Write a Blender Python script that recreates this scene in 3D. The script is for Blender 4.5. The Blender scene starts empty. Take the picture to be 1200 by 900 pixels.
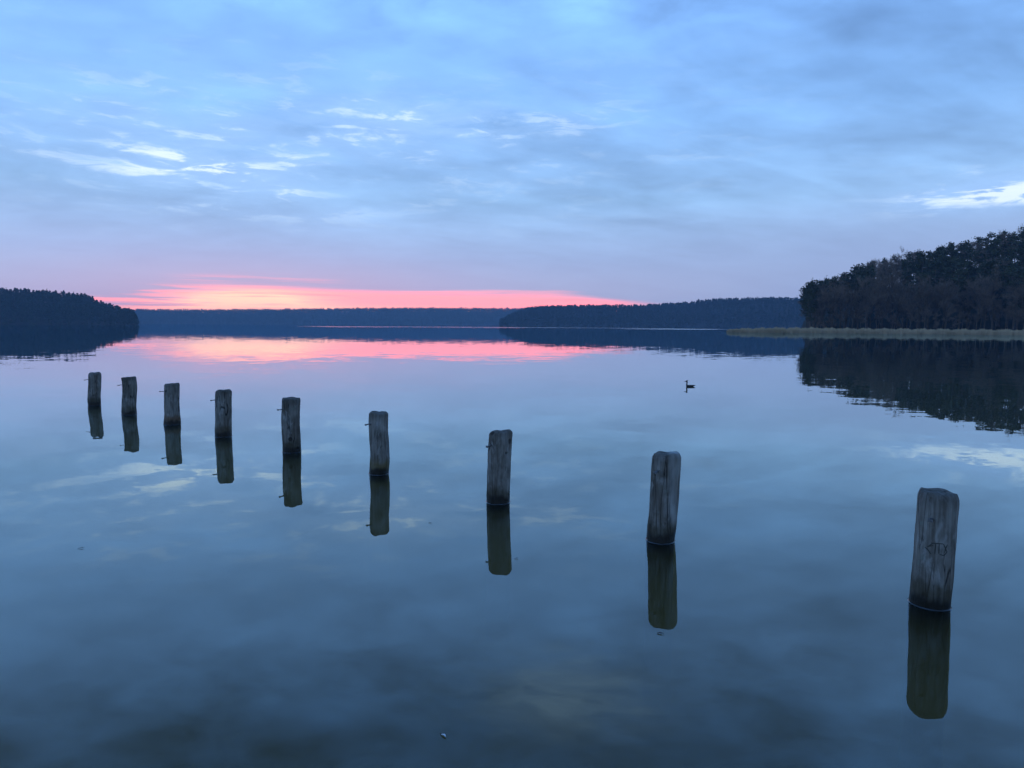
import bpy, bmesh, math, random
import numpy as np
from mathutils import Vector, Matrix

S = bpy.context.scene
COL = S.collection
R = math.radians
rnd = random.Random(7)

def srgb(r, g, b):
    f = lambda c: (c/255/12.92) if c/255 <= .04045 else ((c/255+.055)/1.055)**2.4
    return (f(r), f(g), f(b), 1.0)

# ------------------------------------------------------------------ camera
EYE = 2.0                                   # eye height above the lake
cam = bpy.data.cameras.new('camera')
cam.sensor_width = 36.0
cam.lens = 24.96
cam.clip_start, cam.clip_end = 0.05, 20000
co = bpy.data.objects.new('camera', cam)
COL.objects.link(co)
pitch, roll = R(4.755), R(0.31)
F = Vector((0, math.cos(pitch), -math.sin(pitch)))
R0 = Vector((1, 0, 0)); U0 = R0.cross(F)
Rv = R0*math.cos(roll) + U0*math.sin(roll)
Uv = -R0*math.sin(roll) + U0*math.cos(roll)
co.matrix_world = Matrix(((Rv.x, Uv.x, -F.x, 0), (Rv.y, Uv.y, -F.y, 0), (Rv.z, Uv.z, -F.z, EYE), (0, 0, 0, 1)))
S.camera = co

# ------------------------------------------------------------------ render settings
S.render.engine = 'CYCLES'
S.view_settings.view_transform = 'Standard'
S.view_settings.look = 'None'
S.view_settings.gamma = 1.0
S.view_settings.use_curve_mapping = False
S.view_settings.exposure = 0.0
cy = S.cycles
cy.use_denoising = True
cy.max_bounces = 8; cy.diffuse_bounces = 2; cy.glossy_bounces = 3
cy.transmission_bounces = 4; cy.volume_bounces = 2; cy.transparent_max_bounces = 12
cy.caustics_reflective = False; cy.caustics_refractive = False

# ------------------------------------------------------------------ node helper
class N:
    """small expression builder: arithmetic on sockets makes Math nodes"""
    def __init__(s, tree, sock): s.t, s.s = tree, sock
    def _op(s, op, *a):
        n = s.t.nodes.new('ShaderNodeMath'); n.operation = op
        for i, v in enumerate((s,)+a):
            if isinstance(v, N): s.t.links.new(v.s, n.inputs[i])
            else: n.inputs[i].default_value = v
        return N(s.t, n.outputs[0])
    def __add__(s, o): return s._op('ADD', o)
    def __radd__(s, o): return s._op('ADD', o)
    def __sub__(s, o): return s._op('SUBTRACT', o)
    def __rsub__(s, o): return s._op('MULTIPLY', -1.0)._op('ADD', o)
    def __mul__(s, o): return s._op('MULTIPLY', o)
    def __rmul__(s, o): return s._op('MULTIPLY', o)
    def __truediv__(s, o): return s._op('DIVIDE', o)
    def __pow__(s, o): return s._op('POWER', o)
    def clip(s): return s._op('MAXIMUM', 0.0)._op('MINIMUM', 1.0)
    def mx(s, o): return s._op('MAXIMUM', o)
    def abs(s): return s._op('ABSOLUTE')
    def f(s, op, *a): return s._op(op, *a)

def val(t, v):
    n = t.nodes.new('ShaderNodeValue'); n.outputs[0].default_value = v; return N(t, n.outputs[0])
def smooth(x, a, b):
    n = x.t.nodes.new('ShaderNodeMapRange'); n.interpolation_type = 'SMOOTHSTEP'
    n.inputs['From Min'].default_value = a; n.inputs['From Max'].default_value = b
    x.t.links.new(x.s, n.inputs['Value']); return N(x.t, n.outputs['Result'])
def bell(x, c, w): return ((((x-c)*(1.0/w))**2.0)*-1.0).f('EXPONENT')
def comb(t, x, y, z=0.0):
    n = t.nodes.new('ShaderNodeCombineXYZ')
    for i, v in enumerate((x, y, z)):
        if isinstance(v, N): t.links.new(v.s, n.inputs[i])
        else: n.inputs[i].default_value = v
    return n.outputs[0]
def sep(t, sock):
    n = t.nodes.new('ShaderNodeSeparateXYZ'); t.links.new(sock, n.inputs[0])
    return [N(t, o) for o in n.outputs]
def noise(t, vec, scale=1.0, detail=4.0, rough=.5, dist=0.0, out=0):
    n = t.nodes.new('ShaderNodeTexNoise'); n.noise_dimensions = '3D'
    n.inputs['Scale'].default_value = scale; n.inputs['Detail'].default_value = detail
    n.inputs['Roughness'].default_value = rough; n.inputs['Distortion'].default_value = dist
    t.links.new(vec, n.inputs['Vector'])
    return N(t, n.outputs[out])
def mixc(t, fac, a, b, mode='MIX'):
    n = t.nodes.new('ShaderNodeMix'); n.data_type = 'RGBA'; n.blend_type = mode; n.clamp_factor = True
    for s_, v in ((n.inputs[0], fac), (n.inputs[6], a), (n.inputs[7], b)):
        if isinstance(v, N): t.links.new(v.s, s_)
        elif hasattr(v, 'is_output'): t.links.new(v, s_)
        else: s_.default_value = v
    return n.outputs[2]
def ramp(t, x, stops):
    n = t.nodes.new('ShaderNodeValToRGB'); cr = n.color_ramp
    while len(cr.elements) < len(stops): cr.elements.new(0.5)
    for e, (p, c) in zip(cr.elements, stops): e.position = p; e.color = c
    t.links.new(x.s, n.inputs[0]); return n.outputs[0]

# ------------------------------------------------------------------ sky: dusk, broken stratus over an afterglow
W = bpy.data.worlds.new('World'); S.world = W; W.use_nodes = True
t = W.node_tree; t.nodes.clear()
SUN_AZ, SUN_EL = R(-21), R(1.0)
tc = t.nodes.new('ShaderNodeTexCoord')
dx, dy, dz = sep(t, tc.outputs['Generated'])
el = dz.f('ARCSINE')*57.29578
az = dx.f('ARCTAN2', dy)*57.29578
elp = el.mx(0.0)
nish = t.nodes.new('ShaderNodeTexSky'); nish.sky_type = 'NISHITA'; nish.sun_disc = False
nish.sun_elevation = SUN_EL; nish.sun_rotation = SUN_AZ
# cloud sheet: elevation sets how far away (and how thick to look through) the deck is
deck = ramp(t, elp*(1/60.0), [
    (0.000, srgb(204, 194, 228)), (0.035, srgb(190, 197, 235)), (0.085, srgb(172, 195, 241)),
    (0.160, srgb(158, 201, 252)), (0.260, (.305, .60, 1.14, 1)), (0.390, (.265, .555, 1.16, 1)),
    (0.520, (.125, .33, .82, 1)), (1.000, (.09, .23, .62, 1))])
k = (dz.mx(0.0)+0.16)
px, py = dx/k, dy/k
# broad swells of thicker and thinner cloud, ribs running away to the upper right, fine mottling
big = noise(t, comb(t, px*.8, py*.9, 3.3), 1.0, 4, .5, .4)
rib = noise(t, comb(t, px*.75 + py*.45, py*1.7 - px*.95, 1.7), 1.5, 4, .5, .5)
fine = noise(t, comb(t, px*.9 - py*.2, py*1.3, 8.1), 3.6, 3, .5, .4)
side = smooth(az, -45.0, 45.0)
patch = noise(t, comb(t, px*2.1 + py*.3, py*2.6, 4.4), 3.0, 4, .52, .25)
high = smooth(el, 19.0, 27.0)
shade = (patch-.5)*high*1.25 + (patch-.5)*(1.0-high)*.22 + (big-.5)*.72 + (rib-.5)*(.36 + side*.42) + (fine-.5)*.36
lum = 1.10 - side*0.14 + shade*(.18+smooth(el, 2.5, 12.0)*.95+smooth(el, 24.0, 32.0)*.75)
lum = lum - bell(az, -30.0, 16.0)*bell(el, 32.0, 7.5)*.48
base = mixc(t, val(t, 1.0), deck, comb(t, lum*(1.0-shade*.06), lum, lum*(.985-shade*.04)), 'MULTIPLY')
warmpart = smooth(az, 30.0, 5.0)
base = mixc(t, (1.0-warmpart)*bell(el, 0.0, 7.0)*.75, base, srgb(163, 188, 234))
# thin places where the bright upper air shows: a pale haze with small white wisps in it
thin_n = noise(t, comb(t, az*0.10 + el*.03, el*0.42, 5.1), 1.0, 6, .60, .5)
wisp = noise(t, comb(t, az*0.27 + el*.10, el*1.25, 9.4), 1.0, 7, .58, .5)
ridge = 1.0 - (wisp-.5).abs()*5.0
zone = (bell(az, -22.5, 8.0)*bell(el, 11.2, 2.7)
      + bell(az, -6.5, 9.0)*bell(el, 15.4, 1.7)*.85
      + bell(az, -16.0, 26.0)*bell(el, 13.5, 5.0)*.35
      + bell(az, 34.0, 5.0)*bell(el, 8.9, 1.1)*1.7
      + bell(az, 4.5, 6.5)*bell(el, 28.3, 2.6)*1.35)
haze_ = (zone*smooth(thin_n, .30, .60)).clip()
white = (zone*1.15*smooth(wisp*.62 + thin_n*.38, .46, .68)).clip()
spark = (zone*smooth(wisp*.62+thin_n*.38, .53, .65)*smooth(ridge, -.2, .9) * smooth(el, 24.0, 19.0)).clip()
base = mixc(t, haze_*.70, base, (.44, .72, 1.20, 1))
base = mixc(t, white*.60, base, (.56, .86, 1.30, 1))
base = mixc(t, spark*1.1, base, (1.05, 1.22, 1.36, 1))
gapr = (bell(az, 34.0, 4.2)*bell(el + (az-34.0)*.03, 8.75, .70)*1.6*smooth(wisp, .36, .56)).clip()
base = mixc(t, smooth(gapr, .1, 1.0)*.95, base, (.95, 1.12, 1.30, 1))
streak = (bell(az, -23.0, 5.0)*bell(el + (az+23.0)*.13, 11.2, .75)*1.35*smooth(wisp*.8 + fine*.2, .44, .60)).clip()
base = mixc(t, smooth(streak, .12, .9)*.9, base, (.98, 1.16, 1.32, 1))
# afterglow under the cloud edge
gn = noise(t, comb(t, az*0.055, el*1.9, 2.2), 1.0, 5, .55, .3)
gn2 = noise(t, comb(t, az*0.085, el*3.4, 7.2), 1.0, 5, .6, .3)
edge = 2.75 - smooth(az, -21.0, -9.0)*.28 - smooth(az, 3.0, 14.0)*1.05
rag = smooth(az + (gn2-.5)*26.0 - (el-1.6)*2.5, -28.5, -21.0)
g = smooth(el - edge + (gn-.5)*.8 + (gn2-.5)*.5, .40, -.34)*smooth(az, 14.5, 5.0)*rag
line1 = bell(el + (gn-.5)*.5, 1.68, .15)*smooth(az, -33.0, -30.0)*smooth(az, -22.5, -25.5)*smooth(gn2, .36, .52)
line2 = bell(el, 1.02, .22)*smooth(az, -33.0, -29.0)*smooth(az, -20.0, -24.0)
line3 = bell(el + (gn-.5)*.4, 3.25, .28)*smooth(az, -27.0, -22.0)*smooth(az, -12.0, -18.0)*smooth(gn2, .42, .60)*.28
g = (g + line1*.9 + line2*.85 + line3)
halo = bell(el, 1.0, 3.4)*bell(az, -19.0, 17.0)
base = mixc(t, halo*.58, base, (.92, .50, .70, 1))
core = (bell(az, -20.5, 4.6)*bell(el, 1.75, .72)*1.35 + bell(az, -13.0, 15.0)*bell(el, .95, .42)*.9).clip()
pink = mixc(t, (core*1.3*smooth(gn2, .25, .5)).clip(), (2.6, .61, .62, 1), (2.7, 1.18, .72, 1))
pink = mixc(t, smooth(gn2, .54, .70)*.5, pink, (1.75, .44, .54, 1))
base = mixc(t, g.clip()*.96, base, pink)
# clear-air share of the sky (Nishita), the rest is the cloud sheet
bgc = t.nodes.new('ShaderNodeBackground'); t.links.new(base, bgc.inputs[0]); bgc.inputs[1].default_value = 0.97
bgn = t.nodes.new('ShaderNodeBackground'); t.links.new(nish.outputs[0], bgn.inputs[0]); bgn.inputs[1].default_value = 0.05
ad = t.nodes.new('ShaderNodeMixShader'); ad.inputs[0].default_value = 0.04
t.links.new(bgc.outputs[0], ad.inputs[1]); t.links.new(bgn.outputs[0], ad.inputs[2])
wo = t.nodes.new('ShaderNodeOutputWorld'); t.links.new(ad.outputs[0], wo.inputs[0])
W.cycles.sampling_method = 'MANUAL'; W.cycles.sample_map_resolution = 512

# the sun has set behind the cloud: only a faint, very wide warm remainder
sl = bpy.data.lights.new('sun', 'SUN'); sl.energy = 0.0015; sl.angle = R(20); sl.color = (1, .72, .62)
so = bpy.data.objects.new('sun', sl); COL.objects.link(so)
sd = Vector((math.sin(SUN_AZ)*math.cos(SUN_EL), math.cos(SUN_AZ)*math.cos(SUN_EL), math.sin(SUN_EL)))
so.location = sd*200; so.rotation_euler = sd.to_track_quat('Z', 'Y').to_euler()

# ------------------------------------------------------------------ object helpers
def tag(o, label=None, cat=None, group=None, kind=None):
    if label: o['label'] = label
    if cat: o['category'] = cat
    if group: o['group'] = group
    if kind: o['kind'] = kind
    return o
def link(name, me, mat=None, parent=None, smooth_=False):
    o = bpy.data.objects.new(name, me); COL.objects.link(o)
    if mat is not None and len(me.materials) == 0: me.materials.append(mat)
    if parent is not None: o.parent = parent
    if smooth_:
        me.polygons.foreach_set('use_smooth', [True]*len(me.polygons))
    return o
def mesh(name, v, f):
    me = bpy.data.meshes.new(name)
    me.from_pydata([tuple(p) for p in v], [], [tuple(q) for q in f]); me.update(); return me
def quads_mesh(name, v):
    """v: (n,4,3) array of separate quads"""
    v = np.asarray(v, dtype=np.float32); n = len(v)
    me = bpy.data.meshes.new(name)
    me.vertices.add(n*4); me.vertices.foreach_set('co', v.reshape(-1))
    me.loops.add(n*4); me.loops.foreach_set('vertex_index', np.arange(n*4, dtype=np.int32))
    me.polygons.add(n); me.polygons.foreach_set('loop_start', np.arange(0, n*4, 4, dtype=np.int32))
    me.polygons.foreach_set('loop_total', np.full(n, 4, dtype=np.int32))
    me.update(calc_edges=True); return me
def empty(name, loc, rz=0.0):
    o = bpy.data.objects.new(name, None); COL.objects.link(o)
    o.location = loc; o.rotation_euler = (0, 0, rz); o.empty_display_size = .3; return o

def material(name):
    m = bpy.data.materials.new(name); m.use_nodes = True
    nt = m.node_tree; nt.nodes.clear()
    out = nt.nodes.new('ShaderNodeOutputMaterial'); return m, nt, out
def principled(nt, out, rough=.8, spec=.3):
    b = nt.nodes.new('ShaderNodeBsdfPrincipled'); b.inputs['Roughness'].default_value = rough
    b.inputs['Specular IOR Level'].default_value = spec
    nt.links.new(b.outputs[0], out.inputs[0]); return b

def leaf_material(name, c0, c1, c2, scale=.35):
    m, nt, out = material(name)
    b = principled(nt, out, .85, .15)
    gm = nt.nodes.new('ShaderNodeNewGeometry'); oi = nt.nodes.new('ShaderNodeObjectInfo')
    n = noise(nt, gm.outputs['Position'], scale, 3, .6)
    f = (n*1.3 - .15 + (N(nt, gm.outputs['Random Per Island'])-.5)*.35 + (N(nt, oi.outputs['Random'])-.5)*.5).clip()
    nt.links.new(ramp(nt, f, [(0, c0), (.5, c1), (1, c2)]), b.inputs['Base Color']); return m
M_pine = leaf_material('pine_needles', (.036, .038, .016, 1), (.062, .062, .026, 1), (.090, .086, .036, 1))
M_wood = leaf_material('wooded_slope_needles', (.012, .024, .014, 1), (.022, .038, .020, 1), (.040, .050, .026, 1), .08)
M_twig = leaf_material('bare_twigs', (.15, .095, .058, 1), (.21, .138, .088, 1), (.28, .19, .13, 1), .5)
M_bark = leaf_material('tree_bark', (.075, .050, .033, 1), (.125, .085, .056, 1), (.19, .14, .10, 1), 1.5)
M_pale = leaf_material('pale_bark', (.09, .08, .07, 1), (.15, .14, .125, 1), (.22, .20, .18, 1), 1.5)
M_reed = leaf_material('dry_reed', (.50, .355, .20, 1), (.68, .495, .295, 1), (.80, .62, .41, 1), .15)

# ------------------------------------------------------------------ lie of the land (polar, around the little pier)
def smst(a, b, x):
    u = np.clip((x-a)/(b-a), 0, 1); return u*u*(3-2*u)
class Hill:
    """a stretch of shore: distance of the waterline, of the crest, crest angle by bearing"""
    def __init__(s, prof, shore, crest, tree, a0, a1, soft0, soft1, depth):
        s.a = np.array([p[0] for p in prof]); s.e = np.array([p[1] for p in prof])
        s.shore, s.crest, s.tree, s.a0, s.a1, s.s0, s.s1, s.depth = shore, crest, tree, a0, a1, soft0, soft1, depth
    def ridge(s, az):
        return np.maximum(EYE + np.tan(np.radians(np.interp(az, s.a, s.e)))*s.crest - s.tree, 1.2)
    def on(s, az): return smst(s.a0-s.s0, s.a0, az)*(1-smst(s.a1, s.a1+s.s1, az))
    def h(s, az, r):
        land = smst(s.shore-14, s.shore+6, r)*s.on(az)
        up = smst(s.shore+2, s.crest, r)**.9
        fall = 1-smst(s.crest+s.depth, s.crest+s.depth*2.2, r)
        return land*(3.1 + (s.ridge(az)-1.0)*up*fall)-2.6
right = Hill([(20.6, .2), (21.84, .6), (22.07, 1.94), (22.39, 2.7), (23.01, 3.2), (23.58, 3.2), (24.42, 3.6), (25.41, 4.05), (25.94, 4.4), (27.14, 4.7), (28.61, 4.95), (29.9, 5.13), (31.23, 5.55), (33.29, 6.05), (35.35, 6.27), (39.6, 6.4), (50, 6.2)],
             246, 330, 11.5, 22.3, 62, .9, 8, 120)
left = Hill([(-60, 2.1), (-38.2, 2.2), (-35.6, 2.19), (-34.7, 2.19), (-32.8, 2.11), (-31.6, 2.03), (-30.86, 1.94), (-30.1, 1.54), (-29.35, 1.26), (-28.6, 1.04), (-28.0, .87), (-27.74, .5)],
            800, 930, 12, -62, -27.9, 8, .3, 250)
mid = Hill([(-1.8, .2), (-.85, .5), (-.2, .85), (.75, 1.28), (1.68, 1.5), (3.4, 1.57), (7.1, 1.65), (9.5, 1.62), (12.75, 1.78), (14, 1.85), (15, 2.04), (16, 2.1), (17.8, 2.12), (19.7, 2.18), (22, 2.12), (25.5, 1.9), (40, 1.8)],
           1150, 1330, 11, -.4, 40, 1.4, 10, 300)
far = Hill([(-40, .9), (-27.8, .99), (-22.7, 1.03), (-16.7, 1.17), (-10.2, 1.31), (-5.5, 1.35), (0, 1.35), (6.8, 1.38), (20, 1.4)],
           2150, 2400, 12, -50, 30, 10, 10, 500)
HILLS = [right, left, mid, far]
def ground_h(az, r):
    h = -2.6 + 0*r + 0*az
    back = -2.6 + 6*smst(900, 1300, r)*smst(60, 75, np.abs(az))     # low shores all round
    rim = -2.6 + 9*smst(2800, 3000, r)
    h = np.maximum(h, np.maximum(back, rim))
    for q in HILLS: h = np.maximum(h, q.h(az, r))
    return h

azs = np.concatenate([np.arange(-180, -64, 4.0), np.arange(-64, -40, 1.0), np.arange(-40, 44, .25), np.arange(44, 66, 1.0), np.arange(66, 180, 4.0)])
rs = np.concatenate([[2, 20, 60, 120, 180, 220], np.arange(228, 340, 5.0), np.arange(340, 480, 20.0), np.arange(480, 780, 60), np.arange(782, 940, 8.0), np.arange(950, 1130, 30.0),
                     np.arange(1134, 1340, 10.0), np.arange(1360, 2120, 80.0), np.arange(2132, 2420, 14.0), np.arange(2450, 3200, 80.0)])
A, B = np.meshgrid(azs, rs, indexing='ij')
Z = ground_h(A, B)
Z = Z + np.where(Z > .6, np.sin(A*9.1)*np.cos(B*.11)*.5 + np.sin(A*23+B*.05)*.3, 0)
V = np.stack([B*np.sin(np.radians(A)), B*np.cos(np.radians(A)), Z], -1).reshape(-1, 3)
na, nr = A.shape
fs = []
for i in range(na):
    j = (i+1) % na
    for q in range(nr-1): fs.append((i*nr+q, j*nr+q, j*nr+q+1, i*nr+q+1))
V = np.vstack([V, [[0, 0, -2.6]]]); c = len(V)-1
for i in range(na): fs.append((c, ((i+1) % na)*nr, i*nr))
m, nt, out = material('forest_floor')
b = principled(nt, out, .95, .1)
gm = nt.nodes.new('ShaderNodeNewGeometry')
n = noise(nt, gm.outputs['Position'], .12, 6, .65)
nt.links.new(ramp(nt, n, [(.3, (.014, .016, .010, 1)), (.5, (.030, .026, .017, 1)), (.7, (.05, .042, .026, 1))]), b.inputs['Base Color'])
ground = link('ground', mesh('ground', V, fs), m, smooth_=True)
tag(ground, 'dark wooded shores and muddy lake bed around the calm lake', 'ground', kind='structure')

# ------------------------------------------------------------------ the lake: clear surface over faintly green, cloudy water
m, nt, out = material('lake_water')
gm = nt.nodes.new('ShaderNodeNewGeometry'); P = gm.outputs['Position']
X, Y, _ = sep(nt, P)
def slope_noise(vec, scale, detail, amp):
    n = nt.nodes.new('ShaderNodeTexNoise'); n.inputs['Scale'].default_value = scale; n.inputs['Detail'].default_value = detail
    nt.links.new(vec, n.inputs['Vector'])
    a, b_, _c = sep(nt, n.outputs['Color'])
    return (a-.5)*amp, (b_-.5)*amp
rad = ((X*X+Y*Y)**.5)
calm = 0.55 + smooth(rad, 3.0, 30.0)*.75 - smooth(rad, 32.0, 75.0)*.65
wv = comb(nt, X, Y*1.25, 0.0)
s1 = slope_noise(wv, .55, 1.0, .012)
s2 = slope_noise(wv, 2.6, 1.5, .010)
s3 = slope_noise(comb(nt, X*.5, Y*1.2, 4.0), 7.0, 1.0, .004)
# cat's-paws: narrow wind-ruffled streaks far out
ang = X/rad
paw = bell(rad*.001, .54, .10)*smooth(ang, -.33, -.22)*smooth(ang, .40, .22)*smooth(noise(nt, comb(nt, X*.0022, Y*.011, 1.0), 1.0, 3, .6), .40, .60)
gain = calm*(1.0 + paw*8.0)
paw2 = bell(rad*.001, .455, .06)*bell(ang, .225, .055)*smooth(noise(nt, comb(nt, X*.004, Y*.03, 3.0), 1.0, 3, .6), .36, .5)
nx = (s1[0]+s2[0]+s3[0])*gain; ny = (s1[1]+s2[1]+s3[1])*gain - paw*.03 - paw2*.05
vn = nt.nodes.new('ShaderNodeVectorMath'); vn.operation = 'NORMALIZE'
nt.links.new(comb(nt, nx, ny, 1.0), vn.inputs[0]); NV = vn.outputs[0]
fr = nt.nodes.new('ShaderNodeFresnel'); fr.inputs['IOR'].default_value = 1.36; nt.links.new(NV, fr.inputs['Normal'])
gl = nt.nodes.new('ShaderNodeBsdfGlossy'); gl.inputs['Roughness'].default_value = 0.0
gl.inputs['Color'].default_value = (.81, .945, 1.0, 1); nt.links.new(NV, gl.inputs['Normal'])
tr = nt.nodes.new('ShaderNodeBsdfTransparent')
mx = nt.nodes.new('ShaderNodeMixShader'); refl = 1.0 - (1.0 - N(nt, fr.outputs[0]))**1.7; nt.links.new(refl.s, mx.inputs[0])
nt.links.new(tr.outputs[0], mx.inputs[1]); nt.links.new(gl.outputs[0], mx.inputs[2]); nt.links.new(mx.outputs[0], out.inputs[0])
pv_ = nt.nodes.new('ShaderNodeVolumePrincipled')
pv_.inputs['Color'].default_value = (.80, .60, .20, 1)
pv_.inputs['Density'].default_value = .80
pv_.inputs['Anisotropy'].default_value = 0.0
nt.links.new(pv_.outputs[0], out.inputs['Volume'])
L = 3100
wm = bpy.data.meshes.new('lake')
bm = bmesh.new()
bmesh.ops.create_cube(bm, size=1.0)
for v in bm.verts: v.co = Vector((v.co.x*2*L, v.co.y*2*L, 0.0 if v.co.z > 0 else -3.0))
bm.to_mesh(wm); bm.free()
lake = link('lake', wm, m)
tag(lake, 'calm mirror-like lake water reflecting the cloudy dusk sky', 'lake', kind='structure')

# ------------------------------------------------------------------ air
m, nt, out = material('air')
v = nt.nodes.new('ShaderNodeVolumePrincipled')
v.inputs['Color'].default_value = (.52, .74, 1.0, 1)
v.inputs['Density'].default_value = 0.00022
v.inputs['Anisotropy'].default_value = 0.0
nt.links.new(v.outputs[0], out.inputs['Volume'])
hm = bpy.data.meshes.new('haze'); bm = bmesh.new(); bmesh.ops.create_cube(bm, size=1.0)
for q in bm.verts: q.co = Vector((q.co.x*7000, q.co.y*7000, 72.0 if q.co.z > 0 else -4.2))
bm.to_mesh(hm); bm.free()
haze = link('haze', hm, m)
tag(haze, 'thin blue evening haze lying over the whole lake', 'haze', kind='stuff')

# ------------------------------------------------------------------ trees
def tube(v, f, pts, rad_, sides=6):
    base = len(v); prev = None
    for i, (p, r) in enumerate(zip(pts, rad_)):
        p = np.asarray(p, float)
        d = np.asarray(pts[min(i+1, len(pts)-1)], float)-np.asarray(pts[max(i-1, 0)], float)
        d /= np.linalg.norm(d)+1e-9
        a = np.cross(d, [0, 0, 1.0] if abs(d[2]) < .9 else [1.0, 0, 0]); a /= np.linalg.norm(a); bb = np.cross(d, a)
        for s_ in range(sides):
            th = 2*math.pi*s_/sides
            v.append(tuple(p + r*(math.cos(th)*a+math.sin(th)*bb)))
        if i:
            o = base+(i-1)*sides
            for s_ in range(sides): f.append((o+s_, o+(s_+1) % sides, o+sides+(s_+1) % sides, o+sides+s_))
def rand_quads(rng, centres, size, flat=.6):
    n = len(centres)
    a = rng.normal(size=(n, 3)); a[:, 2] *= flat; a /= np.linalg.norm(a, axis=1)[:, None]
    b = rng.normal(size=(n, 3)); b -= a*np.sum(a*b, 1)[:, None]; b /= np.linalg.norm(b, axis=1)[:, None]
    s = size*rng.uniform(.6, 1.3, (n, 1))
    a = a*s*.5; b = b*s*.36
    return np.stack([centres-a-b*.6, centres+a*.9-b, centres+a+b*.7, centres-a*.8+b], 1)

def pine_variant(i):
    rng = np.random.default_rng(100+i); Ht = 18.0
    v, f = [], []
    lean = rng.normal(0, .35, 2)
    trunk = lambda u: np.array([lean[0]*u*u*2+.2*math.sin(u*5+i), lean[1]*u*u*2, Ht*u])
    us = np.linspace(-.03, .98, 12)
    tube(v, f, [trunk(u) for u in us], [.26*(1-u*.85)+.02 for u in us], 7)
    cl = []
    lo = rng.uniform(.28, .46); wid = rng.uniform(2.0, 2.9)
    top_flat = rng.uniform(.35, .9)
    nl = rng.integers(22, 30)
    for k_ in range(nl):
        u = lo + (1-lo)*((k_+rng.uniform(0, .9))/nl)
        q = (u-lo)/(1-lo)
        reach = wid*(math.sin(math.pi*min(1, .15+q*.78))**.8)*rng.uniform(.45, 1.15)*(1-.25*q*(1-top_flat))+.25
        th = rng.uniform(0, 2*math.pi); d = np.array([math.cos(th), math.sin(th), rng.uniform(.05, .5)])
        p0 = trunk(u); p1 = p0 + d*reach
        tube(v, f, [p0, p0+d*reach*.5+[0, 0, .1], p1], [.07, .045, .015], 4)
        for w in (.55, .8, 1.0):
            if w < .6 and rng.random() < .5: continue
            c = p0+d*reach*w
            n_ = int(rng.integers(14, 24)); sp = rng.uniform(.45, .8)
            cl.append(c + rng.normal(size=(n_, 3))*[sp, sp, sp*.5])
    cl.append(trunk(1.0)+rng.normal(size=(26, 3))*[.5, .5, .6])
    # dead stubs on the bare trunk
    for k_ in range(7):
        u = rng.uniform(.18, lo); th = rng.uniform(0, 6.28); d = np.array([math.cos(th), math.sin(th), rng.uniform(-.2, .3)])
        tube(v, f, [trunk(u), trunk(u)+d*rng.uniform(.4, 1.3)], [.04, .01], 3)
    cr = rand_quads(rng, np.vstack(cl), .55)
    return mesh('pine_trunk', v, f), quads_mesh('pine_crown', cr)

def bare_variant(i):
    rng = np.random.default_rng(300+i); Ht = 15.0
    v, f = [], []; tw = []
    def grow(p, d, ln, r, lev):
        q = p + d*ln; mid_ = (p+q)/2+rng.normal(0, ln*.04, 3)
        tube(v, f, [p, mid_, q], [r, r*.8, r*.6], 6 if lev == 0 else 4 if lev == 1 else 3)
        if lev >= 3:
            for k_ in range(15):
                c = p+(q-p)*rng.uniform(.1, 1); dd = d*.6+rng.normal(size=3)*.5; dd[2] += .4; dd /= np.linalg.norm(dd)
                l_ = rng.uniform(.5, 1.3); sd_ = np.cross(dd, rng.normal(size=3)); sd_ /= np.linalg.norm(sd_)
                e = c+dd*l_
                tw.append([c-sd_*.024, c+sd_*.024, e+sd_*.012, e-sd_*.012])
                for z_ in range(2):
                    c2 = c+dd*l_*rng.uniform(.3, .9); d2 = dd+rng.normal(size=3)*.6; d2 /= np.linalg.norm(d2)
                    e2 = c2+d2*l_*.6; tw.append([c2-sd_*.014, c2+sd_*.014, e2+sd_*.008, e2-sd_*.008])
            return
        for k_ in range(4 if lev else 6):
            u = rng.uniform(.35, 1.0) if lev else rng.uniform(.35, 1.0)
            nd = d*.85+rng.normal(size=3)*[.45, .45, .2]; nd[2] += .3; nd /= np.linalg.norm(nd)
            grow(p+(q-p)*u, nd, ln*rng.uniform(.42, .62), r*.5, lev+1)
    grow(np.array([0, 0, -.4]), np.array([rng.normal(0, .04), rng.normal(0, .04), 1.0]), Ht*.62, .17, 0)
    return mesh('bare_trunk', v, f), quads_mesh('bare_crown', np.array(tw))
PINES = [pine_variant(i) for i in range(7)]
BARES = [bare_variant(i) for i in range(5)]

def put_tree(kind, az_, r_, hscale, name, label, group, z=None):
    a = R(az_); x, y = r_*math.sin(a), r_*math.cos(a)
    if z is None: z = float(ground_h(np.array(az_), np.array(r_)))
    e = empty(name, (x, y, z-.1), rnd.uniform(0, 6.28))
    w = hscale*rnd.uniform(.9, 1.15)
    e.scale = (w, w, hscale)
    tag(e, label, 'tree', group)
    tv, cv = (PINES if kind == 'pine' else BARES)[rnd.randrange(7 if kind == 'pine' else 5)]
    link('trunk', tv, M_bark if kind == 'pine' else (M_pale if rnd.random() < .10 else M_bark), e)
    link('crown', cv, M_pine if kind == 'pine' else M_twig, e)
    return e

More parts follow.
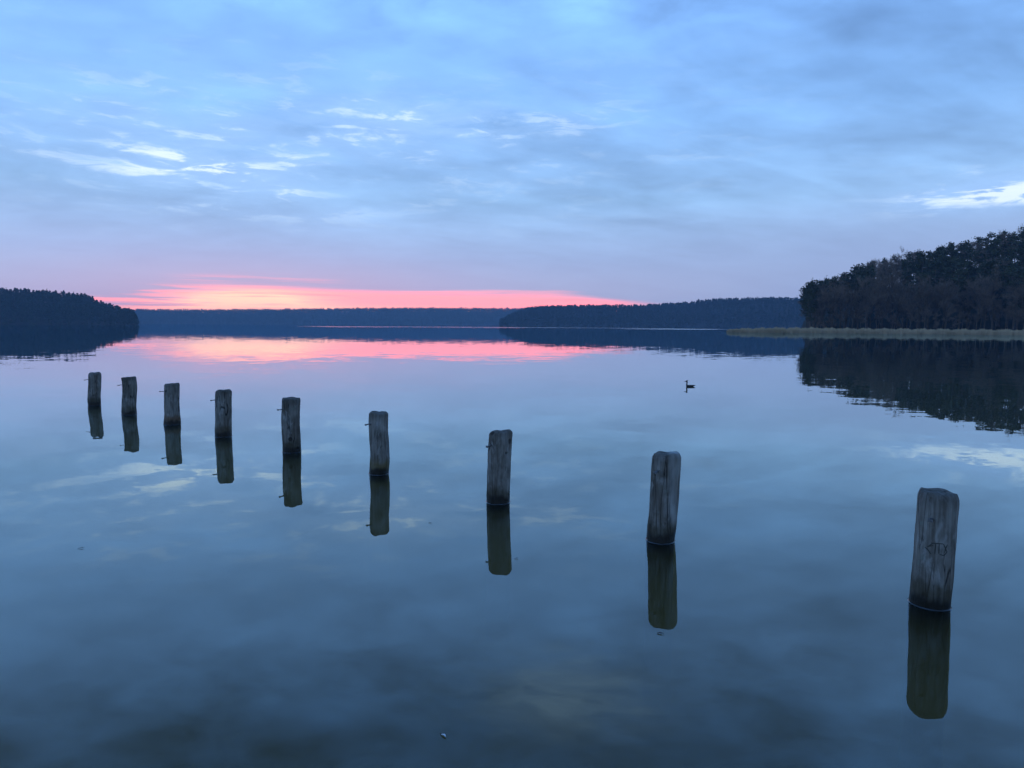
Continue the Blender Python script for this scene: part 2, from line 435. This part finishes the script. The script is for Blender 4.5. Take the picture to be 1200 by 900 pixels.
PL = 'dark pine packed among others on the wooded bank right of the reeds'
BL = 'leafless brown tree in the wood edge behind the pale reed belt'
rows = [(247, 2.6, 1.0), (249, 3.0, .85), (254, 3.2, .75), (260, 3.4, .62), (268, 3.8, .5), (278, 4.0, .4), (290, 4.2, .32), (303, 4.2, .25), (316, 4.2, .18), (328, 4.4, .12), (337, 4.6, .10), (341, 2.6, .45), (347, 2.8, .3)]
for (rr, sp, pb) in rows:
    a = 22.4+rnd.uniform(0, .5)
    while a < 38.6:
        r_ = rr+rnd.uniform(-4, 4)
        cap = EYE+math.tan(R(float(np.interp(a, right.a, right.e))))*r_ - max(0, float(ground_h(np.array(a), np.array(r_))))
        kind = 'bare' if rnd.random() < pb and a > 22.9 else 'pine'
        full = 18.0 if kind == 'pine' else 14.0
        hgt = min(rnd.uniform(16, 20.5) if kind == 'pine' else (rnd.uniform(10, 16) if rr != 247 else rnd.uniform(4, 9)), max(cap*(rnd.uniform(.86, 1.06) if rr < 340 else rnd.uniform(.55, .75)), 4.0))
        put_tree(kind, a, r_, hgt/full, 'pine_tree' if kind == 'pine' else 'bare_tree', PL if kind == 'pine' else BL,
                 'pines on the wooded bank' if kind == 'pine' else 'leafless trees at the wood edge')
        a += math.degrees(sp*rnd.uniform(.7, 1.35)/r_)
# the trees that can be told apart at the open end of the wood
put_tree('pine', 23.0, 256, 16.0/18, 'pine_tree', 'dark round-headed pine standing outermost at the lake end of the right-hand wood', 'pines on the wooded bank')
put_tree('bare', 22.5, 258, 9.5/14, 'bare_tree', 'thin leafless tree at the very tip of the right-hand wood beside the outermost pine', 'leafless trees at the wood edge')

def wood(name, hill, a0, a1, rows_, sp, hh, seed, label):
    """a far-off wood that reads as one dark mass: trunks and crowns of many trees"""
    rng = np.random.default_rng(seed); Q = []
    for fr_ in rows_:
        r0 = hill.shore+4+(hill.crest-hill.shore+20)*fr_
        step = math.degrees(sp/r0); n_ = int((a1-a0)/step)
        for k_ in range(n_):
            a = a0+(k_+rng.uniform(-.4, .4))*step; r = r0+rng.uniform(-10, 10)
            if hill.on(np.array(a)) < .4: continue
            z = float(hill.h(np.array(a), np.array(r)))
            if z < -.6: continue
            cap = EYE+math.tan(R(float(np.interp(a, hill.a, hill.e))))*r - z
            H_ = min(hh*rng.uniform(.75, 1.15), max(cap*(rng.uniform(*((.80, 1.08) if hh < 18 else (.66, 1.14))) + .05*math.sin(a*5.1+seed)+.05*math.sin(a*11.7)), 4.0))
            x, y = r*math.sin(R(a)), r*math.cos(R(a))
            w = rng.uniform(1.7, 2.7)*(1.25 if hh > 17 else 1)
            n2 = 60
            u = rng.uniform(0, 1, n2)
            low = 0.0 if fr_ < .1 else .06
            th = rng.uniform(0, 2*math.pi, n2)
            rr_ = w*np.sin(np.pi*np.clip(.36+u*.60, 0, 1))*np.sqrt(rng.uniform(.2, 1, n2))
            cc = np.stack([x+rr_*np.cos(th), y+rr_*np.sin(th), z+H_*(low+(1-low)*u)], 1)
            Q.append(rand_quads(rng, cc, 2.0 if H_ > 8 else 1.3, .8))
            # trunk: three faces
            for q in range(3):
                t0, t1 = 2.1*q, 2.1*(q+1)
                p = [(x+.2*math.cos(t0), y+.2*math.sin(t0), z-.3), (x+.2*math.cos(t1), y+.2*math.sin(t1), z-.3),
                     (x+.08*math.cos(t1), y+.08*math.sin(t1), z+H_*.95), (x+.08*math.cos(t0), y+.08*math.sin(t0), z+H_*.95)]
                Q.append(np.array([p]))
    o = link(name, quads_mesh(name, np.concatenate(Q)), M_wood)
    return tag(o, label, 'forest', kind='stuff')
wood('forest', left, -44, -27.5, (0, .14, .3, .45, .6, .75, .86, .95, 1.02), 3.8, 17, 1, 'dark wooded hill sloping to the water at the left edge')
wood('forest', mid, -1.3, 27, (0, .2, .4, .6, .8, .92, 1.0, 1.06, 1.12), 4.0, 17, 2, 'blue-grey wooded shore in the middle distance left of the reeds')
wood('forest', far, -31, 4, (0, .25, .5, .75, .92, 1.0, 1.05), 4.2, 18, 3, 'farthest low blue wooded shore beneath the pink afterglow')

# ------------------------------------------------------------------ reed belt
rng = np.random.default_rng(5)
nb = 26000
a = rng.uniform(16.8, 40, nb)
front = np.interp(a, [16.8, 21, 25.6, 31, 36, 40], [239, 236, 232, 231, 230, 230])
depth = np.interp(a, [16.8, 18, 21, 24, 40], [2.0, 6, 12, 14, 14])
r = front + depth*rng.uniform(0, 1, nb)**1.2 + np.sin(a*7)*.6 + np.sin(a*19)*.4
tall = np.interp(a, [16.8, 17.2, 20, 22.5, 26, 40], [.7, 1.15, 1.55, 1.6, 1.45, 1.4])*(.45+.62*rng.beta(4, 2, nb)+.12*(rng.random(nb) < .03))*(1+.10*np.sin(a*5.3)+.08*np.sin(a*13+1)+.06*np.sin(a*31)+.05*np.sin(a*57+2))
x, y = r*np.sin(np.radians(a)), r*np.cos(np.radians(a))
th = rng.uniform(0, np.pi, nb); w = rng.uniform(.02, .05, nb)
lx, ly = rng.normal(0, .20, nb), rng.normal(0, .14, nb)
c_, s_ = np.cos(th)*w, np.sin(th)*w
RQ = np.stack([np.stack([x-c_, y-s_, np.full(nb, -.5)], 1), np.stack([x+c_, y+s_, np.full(nb, -.5)], 1),
               np.stack([x+lx+c_*.4, y+ly+s_*.4, tall], 1), np.stack([x+lx-c_*.4, y+ly-s_*.4, tall], 1)], 1)
tag(link('reeds', quads_mesh('reeds', RQ), M_reed), 'long pale belt of dry reeds along the right-hand shore', 'reeds', kind='stuff')

# ------------------------------------------------------------------ wooden posts
def post_material(seed, foot=(.055, .045, .025, 1), bleach=False, knot_at=None):
    m, nt, out = material('weathered_post_wood')
    b = principled(nt, out, .78, .25)
    tcn = nt.nodes.new('ShaderNodeTexCoord'); O = tcn.outputs['Object']
    ox, oy, oz = sep(nt, O)
    sx = seed*3.7
    gv = comb(nt, ox+sx, oy, oz*.055)
    grain = noise(nt, gv, 46, 5, .6, .25)
    blot = noise(nt, comb(nt, ox+sx, oy, oz*.45), 7, 5, .6, .6)
    patch = noise(nt, comb(nt, ox+sx, oy*1.0, oz*.35), 3.6, 3, .55)
    crack_v = nt.nodes.new('ShaderNodeTexVoronoi'); crack_v.feature = 'DISTANCE_TO_EDGE'; crack_v.inputs['Scale'].default_value = 15
    nt.links.new(comb(nt, ox+sx+(grain-.5)*.03, oy+(grain-.5)*.03, oz*.07), crack_v.inputs['Vector'])
    crack = smooth(N(nt, crack_v.outputs[0]), .035, .0)*smooth(patch, .42, .58)
    f = (grain*.55+blot*.55-.05).clip()
    col = ramp(nt, f, [(.22, (.040, .032, .024, 1)), (.42, (.150, .128, .102, 1)), (.58, (.285, .258, .215, 1)), (.78, (.45, .42, .365, 1))])
    col = mixc(nt, smooth(patch, .50, .66)*.6, col, (.085, .062, .042, 1))
    pale = smooth(noise(nt, comb(nt, ox*1.1+sx, oy*1.1, oz*.5+2.0), 9, 4, .6, .5), .52, .68)
    col = mixc(nt, pale*.6, col, (.40, .385, .345, 1))
    lich = smooth(noise(nt, comb(nt, ox+sx, oy, oz*.8), 13, 4, .6), .60, .70)*.5
    col = mixc(nt, lich, col, (.21, .24, .20, 1))
    knot = smooth(noise(nt, comb(nt, ox*.8+sx, oy*.8, oz*.6+seed), 8.5, 1, .4), .71, .76)
    col = mixc(nt, knot*.85, col, (.030, .022, .017, 1))
    if knot_at:
        kd = ((ox-knot_at[0])**2.0 + (oy-knot_at[1])**2.0 + (oz-knot_at[2])**2.0)**.5
        col = mixc(nt, smooth(kd+(grain-.5)*.02, .042, .026)*.9, col, (.030, .020, .013, 1))
    col = mixc(nt, crack*.9, col, (.012, .010, .009, 1))
    topd = smooth(oz + (blot-.5)*.12, .70, .82)
    col = mixc(nt, topd*.5, col, (.055, .043, .032, 1))
    # algae-stained foot, soaked at the waterline
    wl = oz + (blot-.5)*.16 + (grain-.5)*.05
    col = mixc(nt, smooth(wl, .24, .12)*.75, col, foot)
    if bleach:
        col = mixc(nt, smooth(ox, .015, .085)*smooth(patch, .38, .56)*smooth(oz, .12, .3)*.8, col, (.44, .44, .40, 1))
    wet = smooth(wl, .12, .05)
    col = mixc(nt, wet*.97, col, (.012, .010, .007, 1))
    nt.links.new(col, b.inputs['Base Color'])
    nt.links.new((.82 - wet*.45).s, b.inputs['Roughness'])
    bmp = nt.nodes.new('ShaderNodeBump'); bmp.inputs['Strength'].default_value = .55; bmp.inputs['Distance'].default_value = .012
    nt.links.new((grain*.7 + blot*.3 - crack*1.0 - knot*.5).s, bmp.inputs['Height']); nt.links.new(bmp.outputs[0], b.inputs['Normal'])
    return m
m, nt, out = material('rusty_iron'); b = principled(nt, out, .55, .5); b.inputs['Metallic'].default_value = .5
tcn = nt.nodes.new('ShaderNodeTexCoord')
nt.links.new(ramp(nt, noise(nt, tcn.outputs['Object'], 60, 4, .6), [(.35, (.07, .06, .055, 1)), (.6, (.22, .215, .21, 1)), (.8, (.14, .085, .05, 1))]), b.inputs['Base Color'])
M_iron = m

from mathutils.bvhtree import BVHTree
m, nt, out = material('water_film'); b = principled(nt, out, .06, 1.0); b.inputs['Base Color'].default_value = (.02, .022, .02, 1); M_film = m

def make_log(Hh, dia, seed, lean, bulge, flare=0.0):
    rng = np.random.default_rng(40+seed); sides = 40
    CH = (.070, .050, .034, .030, .046, .040, .038, .030, .050)[seed]
    zs = list(np.linspace(-1.7, Hh-CH, 46)) + [Hh-CH*.7, Hh-CH*.45, Hh-CH*.22, Hh-.004]
    v, f = [], []; R0_ = dia/2
    ph = rng.uniform(0, 6.28, 6); ch = rng.uniform(.012, .030)
    tilt = rng.uniform(-.03, .03, 2)
    def wob(z, th):
        return (1 + .030*math.sin(2*th+ph[0]+z*1.1) + .020*math.sin(3*th+ph[1]-z*2) + .012*math.sin(5*th+ph[2]+z*5)
                + .016*math.sin(z*9+ph[3]+th) + .009*math.sin(z*23+ph[4]+2*th) + .007*math.sin(11*th+ph[5]+z*.8))
    def axis(z):
        u = max(z, -.3)
        return lean*u + .010*math.sin(u*5.5+ph[1])+bulge*math.sin(u*8+ph[2]), .010*math.sin(u*4.4+ph[4])
    for z in zs:
        d = max(0.0, z-(Hh-CH))/CH
        rr_ = R0_*(1-.006*max(z, 0)/.8)*(1+flare*math.exp(-(max(z, 0)/.16)**2))*(1-flare*.6) - ch*d**1.9
        ax, ay = axis(z)
        for s_ in range(sides):
            th = 2*math.pi*s_/sides
            q = rr_*wob(z, th)
            zz = z
            if z > Hh-CH-.001: zz = z + tilt[0]*math.cos(th)*.5+tilt[1]*math.sin(th)*.5 + .006*math.sin(4*th+ph[0])
            v.append((ax+q*math.cos(th), ay+q*math.sin(th), zz))
    for i in range(len(zs)-1):
        for s_ in range(sides):
            o = i*sides; f.append((o+s_, o+(s_+1) % sides, o+sides+(s_+1) % sides, o+sides+s_))
    # worn, slightly dished end grain
    ax, ay = axis(Hh); last = (len(zs)-1)*sides; prev = last
    for q_ in (.66, .33):
        st = len(v)
        for s_ in range(sides):
            p = v[last+s_]; v.append((ax+(p[0]-ax)*q_, ay+(p[1]-ay)*q_, Hh-.001+(p[2]-Hh+.004)*q_+rng.uniform(-.003, .003)))
        for s_ in range(sides): f.append((prev+s_, prev+(s_+1) % sides, st+(s_+1) % sides, st+s_))
        prev = st
    v.append((ax, ay, Hh-.001)); cidx = len(v)-1
    for s_ in range(sides): f.append((prev+s_, prev+(s_+1) % sides, cidx))
    bt = len(v); v.append((0, 0, -1.7))
    for s_ in range(sides): f.append((bt, (s_+1) % sides, s_))
    return mesh('post_log', v, f), axis

def make_nail(dia, axis, z, length, droop):
    """flat iron dog driven into the side that faces off the row"""
    bm = bmesh.new()
    ax, ay = axis(z); d = Vector((-.68, -.73, 0)).normalized(); s_ = Vector((.73, -.68, 0)).normalized(); u = Vector((0, 0, 1))
    p0 = Vector((ax, ay, z)) + d*(dia/2-.03)
    secs = []
    for q, w, h_, dz in ((0, .011, .007, 0), (.03+length*.55, .011, .006, -droop*.3), (.03+length*.88, .012, .006, -droop), (.03+length, .017, .011, -droop), (.036+length, .015, .010, -droop)):
        c = p0+d*q+u*dz
        secs.append([bm.verts.new(c+s_*w*i+u*h_*j) for i, j in ((-1, -1), (1, -1), (1, 1), (-1, 1))])
    for a_, b_ in zip(secs, secs[1:]):
        for i in range(4): bm.faces.new((a_[i], a_[(i+1) % 4], b_[(i+1) % 4], b_[i]))
    bm.faces.new(secs[0][::-1]); bm.faces.new(secs[-1])
    me = bpy.data.meshes.new('iron_spike'); bm.normal_update(); bm.to_mesh(me); bm.free()
    return me

POSTS = [  # x, y, height, diameter, lean, waviness, spike height below top, spike length, label
    (3.05, 5.02, .825, .268, .018, .002, .175, .050, 'nearest grey wooden post at the right, with letters scratched into its side'),
    (1.41, 6.52, .825, .268, .035, .004, .150, .060, 'second nearest wooden post, paler bleached streak down its right side'),
    (-.15, 7.92, .818, .272, .028, .002, .150, .070, 'third nearest wooden post, squarely cut top, standing near the middle of the lake view'),
    (-1.79, 9.43, .832, .270, .024, .002, .150, .075, 'fourth nearest wooden post with a yellow-brown algae patch at its foot'),
    (-3.46, 11.00, .850, .272, .026, .002, .170, .080, 'fifth post counted from the nearest, straight sided with a dark knot low down'),
    (-5.12, 12.52, .828, .292, .010, .006, .170, .080, 'sixth post counted from the nearest, thick and dark streaked below its top'),
    (-6.76, 13.99, .812, .300, .040, .012, .150, .080, 'crooked post with a swollen rusty-brown foot, third from the far end of the row'),
    (-8.39, 15.47, .822, .300, .014, .007, .165, .085, 'second farthest wooden post, slightly waisted, with a dark wet foot'),
    (-10.12, 17.14, .798, .285, .012, .003, .160, .085, 'farthest and smallest looking wooden post at the left end of the row'),
]
for i, (x, y, H_, d_, lean, bul, zs_, ln, lab) in enumerate(POSTS):
    e = empty('wooden_post', (x, y, 0))
    tag(e, lab, 'post', 'row of wooden posts in the water')
    me, axis = make_log(H_, d_, i, lean, bul, {6: .14, 5: .05, 7: .05, 3: .03}.get(i, 0))
    lg = link('log', me, post_material(i, {3: (.13, .095, .025, 1), 6: (.14, .070, .028, 1), 5: (.075, .055, .03, 1)}.get(i, (.055, .045, .025, 1)), i == 1, (.035, -.13, .22) if i == 4 else None), e, True)
    link('spike', make_nail(d_, axis, H_-zs_, ln, rnd.uniform(-.004, .014)), M_iron, e)
    # film of water climbing the wood at the waterline
    tr_ = BVHTree.FromPolygons([vv.co.copy() for vv in me.vertices], [tuple(p.vertices) for p in me.polygons])
    v, f = [], []; ns = 48
    for s_ in range(ns):
        th = 2*math.pi*s_/ns; dd = Vector((math.cos(th), math.sin(th), 0)); ax_, ay_ = axis(0)
        hit = tr_.ray_cast(Vector((ax_, ay_, 0.004))+dd*.6, -dd)[0]
        rr_ = (Vector((hit.x-ax_, hit.y-ay_, 0))).length
        for o_, z_ in ((-.003, .0045), (.0008, .004), (.0018, .0022), (.0035, .0010), (.007, .0005), (.007, -.01)):
            v.append((ax_+dd.x*(rr_+o_), ay_+dd.y*(rr_+o_), z_*(1+.25*math.sin(th*5+i)) if z_ > 0 else z_))
    for s_ in range(ns):
        o, p = s_*6, ((s_+1) % ns)*6
        for k_ in range(5): f.append((o+k_, o+k_+1, p+k_+1, p+k_))
    link('waterline_film', mesh('waterline_film', v, f), M_film, e, True)
    if i == 0:
        # letters scratched into the side that faces the shore: laid as thin grooves on the round surface
        m, nt, out = material('scratched_groove'); b = principled(nt, out, .9, .1); b.inputs['Base Color'].default_value = (.075, .068, .058, 1)
        face = math.atan2(-y, -x)
        bv = bpy.data.meshes.new('scratched_letters'); v, f = [], []
        tree = BVHTree.FromPolygons([vv.co.copy() for vv in me.vertices], [tuple(p.vertices) for p in me.polygons])
        def on_log(u, z):     # u metres to the viewer's right of the facing line
            u *= .85
            th = face + u/(d_/2)
            o_ = Vector((math.cos(th)*.5+axis(z)[0], math.sin(th)*.5, z)); dd = -Vector((math.cos(th), math.sin(th), 0))
            hit = tree.ray_cast(o_, dd)
            return hit[0] + hit[1]*.0012, hit[1]
        strokes = [[(-.052, .447), (-.012, .462)], [(-.070, .440), (-.045, .425), (-.020, .398)], [(-.028, .478), (.060, .480)], [(-.018, .476), (-.050, .446)],
                   [(.004, .474), (.006, .402)], [(.030, .476), (.033, .408)], [(.060, .480), (.080, .450), (.090, .425)], [(.092, .476), (.080, .448), (.076, .418)], [(.038, .404), (.072, .398), (.096, .428)]]
        for st in strokes:
            pts = []
            for (a0, b0), (a1, b1) in zip(st, st[1:]):
                for q in np.linspace(0, 1, 8): pts.append((a0+(a1-a0)*q, b0+(b1-b0)*q))
            L_ = len(pts); base_ = len(v)
            for q, (u, z) in enumerate(pts):
                p, nn = on_log(u, z)
                p2, _n = on_log(*(pts[min(q+1, L_-1)])); p1, _n = on_log(*(pts[max(q-1, 0)]))
                sdv = nn.cross((p2-p1).normalized() if (p2-p1).length > 1e-6 else Vector((0, 0, 1))).normalized()
                w = .0032*(.6+.5*math.sin(math.pi*(q+.5)/L_))
                v += [tuple(p-sdv*w), tuple(p+sdv*w), tuple(p+sdv*w-nn*.004), tuple(p-sdv*w-nn*.004)]
            for q in range(L_-1):
                o = base_+q*4
                for k_ in range(4): f.append((o+k_, o+(k_+1) % 4, o+4+(k_+1) % 4, o+4+k_))
        link('scratched_letters', mesh('scratched_letters', v, f), m, e)

# ------------------------------------------------------------------ grebe swimming out on the lake
def loft(rings, sides=16):
    v, f = [], []
    for (c, dirv, rw, rh) in rings:
        d = Vector(dirv).normalized(); s_ = Vector((0, 1, 0)); u = d.cross(s_).normalized()
        for q in range(sides):
            th = 2*math.pi*q/sides
            v.append(tuple(Vector(c)+s_*rw*math.cos(th)+u*rh*math.sin(th)))
    n_ = len(rings)
    for i in range(n_-1):
        for q in range(sides):
            o = i*sides; f.append((o+q, o+(q+1) % sides, o+sides+(q+1) % sides, o+sides+q))
    f.append(tuple(range(sides))[::-1]); f.append(tuple((n_-1)*sides+q for q in range(sides)))
    return mesh('bird', v, f)
m, nt, out = material('grebe_plumage'); b = principled(nt, out, .7, .3)
tcn = nt.nodes.new('ShaderNodeTexCoord'); ox, oy, oz = sep(nt, tcn.outputs['Object'])
fn = noise(nt, tcn.outputs['Object'], 60, 4, .6)
col = ramp(nt, fn, [(.3, (.020, .018, .016, 1)), (.7, (.055, .046, .038, 1))])
col = mixc(nt, smooth(ox, -.045, -.062)*smooth(oz, .055, .075)*smooth(oz, .150, .138)*.15, col, (.30, .28, .26, 1))
nt.links.new(col, b.inputs['Base Color'])
M_grebe = m
gb = empty('grebe', (5.86, 23.40, 0), R(4)); gb.scale = (1.12,)*3; tag(gb, 'small dark long-necked grebe swimming to the left on the open lake', 'bird')
body = loft([((.190, 0, .036), (-1, 0, -.1), .004, .003), ((.170, 0, .034), (-1, 0, 0), .020, .009), ((.13, 0, .026), (-1, 0, 0), .046, .022), ((.07, 0, .016), (-1, 0, 0), .062, .035),
             ((.01, 0, .010), (-1, 0, 0), .064, .040), ((-.04, 0, .010), (-1, 0, .1), .054, .038), ((-.066, 0, .022), (-.6, 0, .8), .034, .030), ((-.072, 0, .052), (-.1, 0, 1), .021, .021),
             ((-.069, 0, .090), (.1, 0, 1), .0175, .0175), ((-.067, 0, .128), (-.05, 0, 1), .018, .020), ((-.072, 0, .150), (-.6, 0, .8), .022, .026), ((-.088, 0, .158), (-1, 0, .1), .021, .021), ((-.104, 0, .155), (-1, 0, -.1), .013, .012), ((-.111, 0, .153), (-1, 0, -.1), .004, .004)])
link('body', body, M_grebe, gb, True)
cv, cf = [], []
for s_ in (-1, 1):
    tube(cv, cf, [(-.076, s_*.010, .168), (-.058, s_*.016, .180), (-.044, s_*.020, .186)], [.012, .009, .001], 8)
link('crest', mesh('crest', cv, cf), M_grebe, gb, True)
m, nt, out = material('grebe_bill'); b = principled(nt, out, .45, .4); b.inputs['Base Color'].default_value = (.16, .085, .075, 1)
bv, bf = [], []; tube(bv, bf, [(-.100, 0, .154), (-.132, 0, .149), (-.168, 0, .143)], [.010, .007, .001], 8)
link('bill', mesh('bill', bv, bf), m, gb, True)
m, nt, out = material('grebe_eye'); b = principled(nt, out, .2, .5); b.inputs['Base Color'].default_value = (.20, .02, .015, 1)
for s_ in (-1, 1):
    bm = bmesh.new(); bmesh.ops.create_uvsphere(bm, u_segments=10, v_segments=6, radius=.0032)
    bmesh.ops.translate(bm, verts=bm.verts, vec=(-.092, s_*.0195, .163)); me = bpy.data.meshes.new('eye'); bm.to_mesh(me); bm.free()
    link('eye', me, m, gb, True)

# ------------------------------------------------------------------ things adrift on the surface
def blade(length, width, curl, lift, n_=9):
    v, f = [], []
    for i in range(n_):
        u = i/(n_-1); w = width*math.sin(math.pi*min(1, .06+u*.94))**.7*.5+.0004
        x_ = (u-.5)*length; y_ = curl*math.sin(math.pi*u); z_ = .003+lift*math.sin(math.pi*u)*.6+lift*u*u*.6
        for q, zz in ((-1, 0), (0, w*.35), (1, 0)): v.append((x_, y_+q*w, z_+zz))
        for q, zz in ((-1, 0), (0, w*.35), (1, 0)): v.append((x_, y_+q*w, z_+zz-.0012))
    for i in range(n_-1):
        o, p = i*6, i*6+6
        for a_, b_ in ((0, 1), (1, 2)): f.append((o+a_, o+b_, p+b_, p+a_)); f.append((o+3+b_, o+3+a_, p+3+a_, p+3+b_))
        f.append((o+3, o, p, p+3)); f.append((o+2, o+5, p+5, p+2))
    return v, f
def plain(name, c, rough=.7):
    m, nt, out = material(name); b = principled(nt, out, rough, .3)
    tcn = nt.nodes.new('ShaderNodeTexCoord')
    n_ = noise(nt, tcn.outputs['Object'], 180, 3, .6)
    nt.links.new(mixc(nt, n_*.6, c, tuple(q*.5 for q in c[:3])+(1,)), b.inputs['Base Color']); return m
M_feather = plain('white_feather', (.80, .82, .82, 1)); M_leaf = plain('brown_leaf', (.05, .035, .03, 1))
fe = empty('feather', (-.325, 3.305, 0), R(-48)); tag(fe, 'small curled white feather floating on the water in the foreground', 'feather')
v, f = blade(.036, .010, .004, .008); link('vane', mesh('vane', v, f), M_feather, fe, True)
v, f = [], []; tube(v, f, [(-.018, 0, .004), (-.026, .001, .003), (-.034, .004, .002)], [.0012, .0010, .0006], 6); link('quill', mesh('quill', v, f), M_leaf, fe, True)
for (x, y, rz, ln, wd, lab) in ((.975, 4.472, -12, .042, .013, 'brown curled leaf afloat just below the reflection of the second nearest post'),
                                (.045, 5.944, 8, .032, .010, 'little dark leaf afloat beside the reflected top of the third nearest post'),
                                (-3.818, 6.158, 35, .055, .009, 'thin dark leaf afloat on empty water at the lower left'),
                                (-.82, 7.033, -20, .034, .010, 'tiny leaf afloat between the fourth and third nearest posts')):
    v, f = blade(ln, wd, .004, .006)
    o = link('leaf', mesh('leaf', v, f), M_leaf, None, True); o.location = (x, y, 0); o.rotation_euler = (0, 0, R(rz))
    tag(o, lab, 'leaf', 'leaves adrift on the lake')
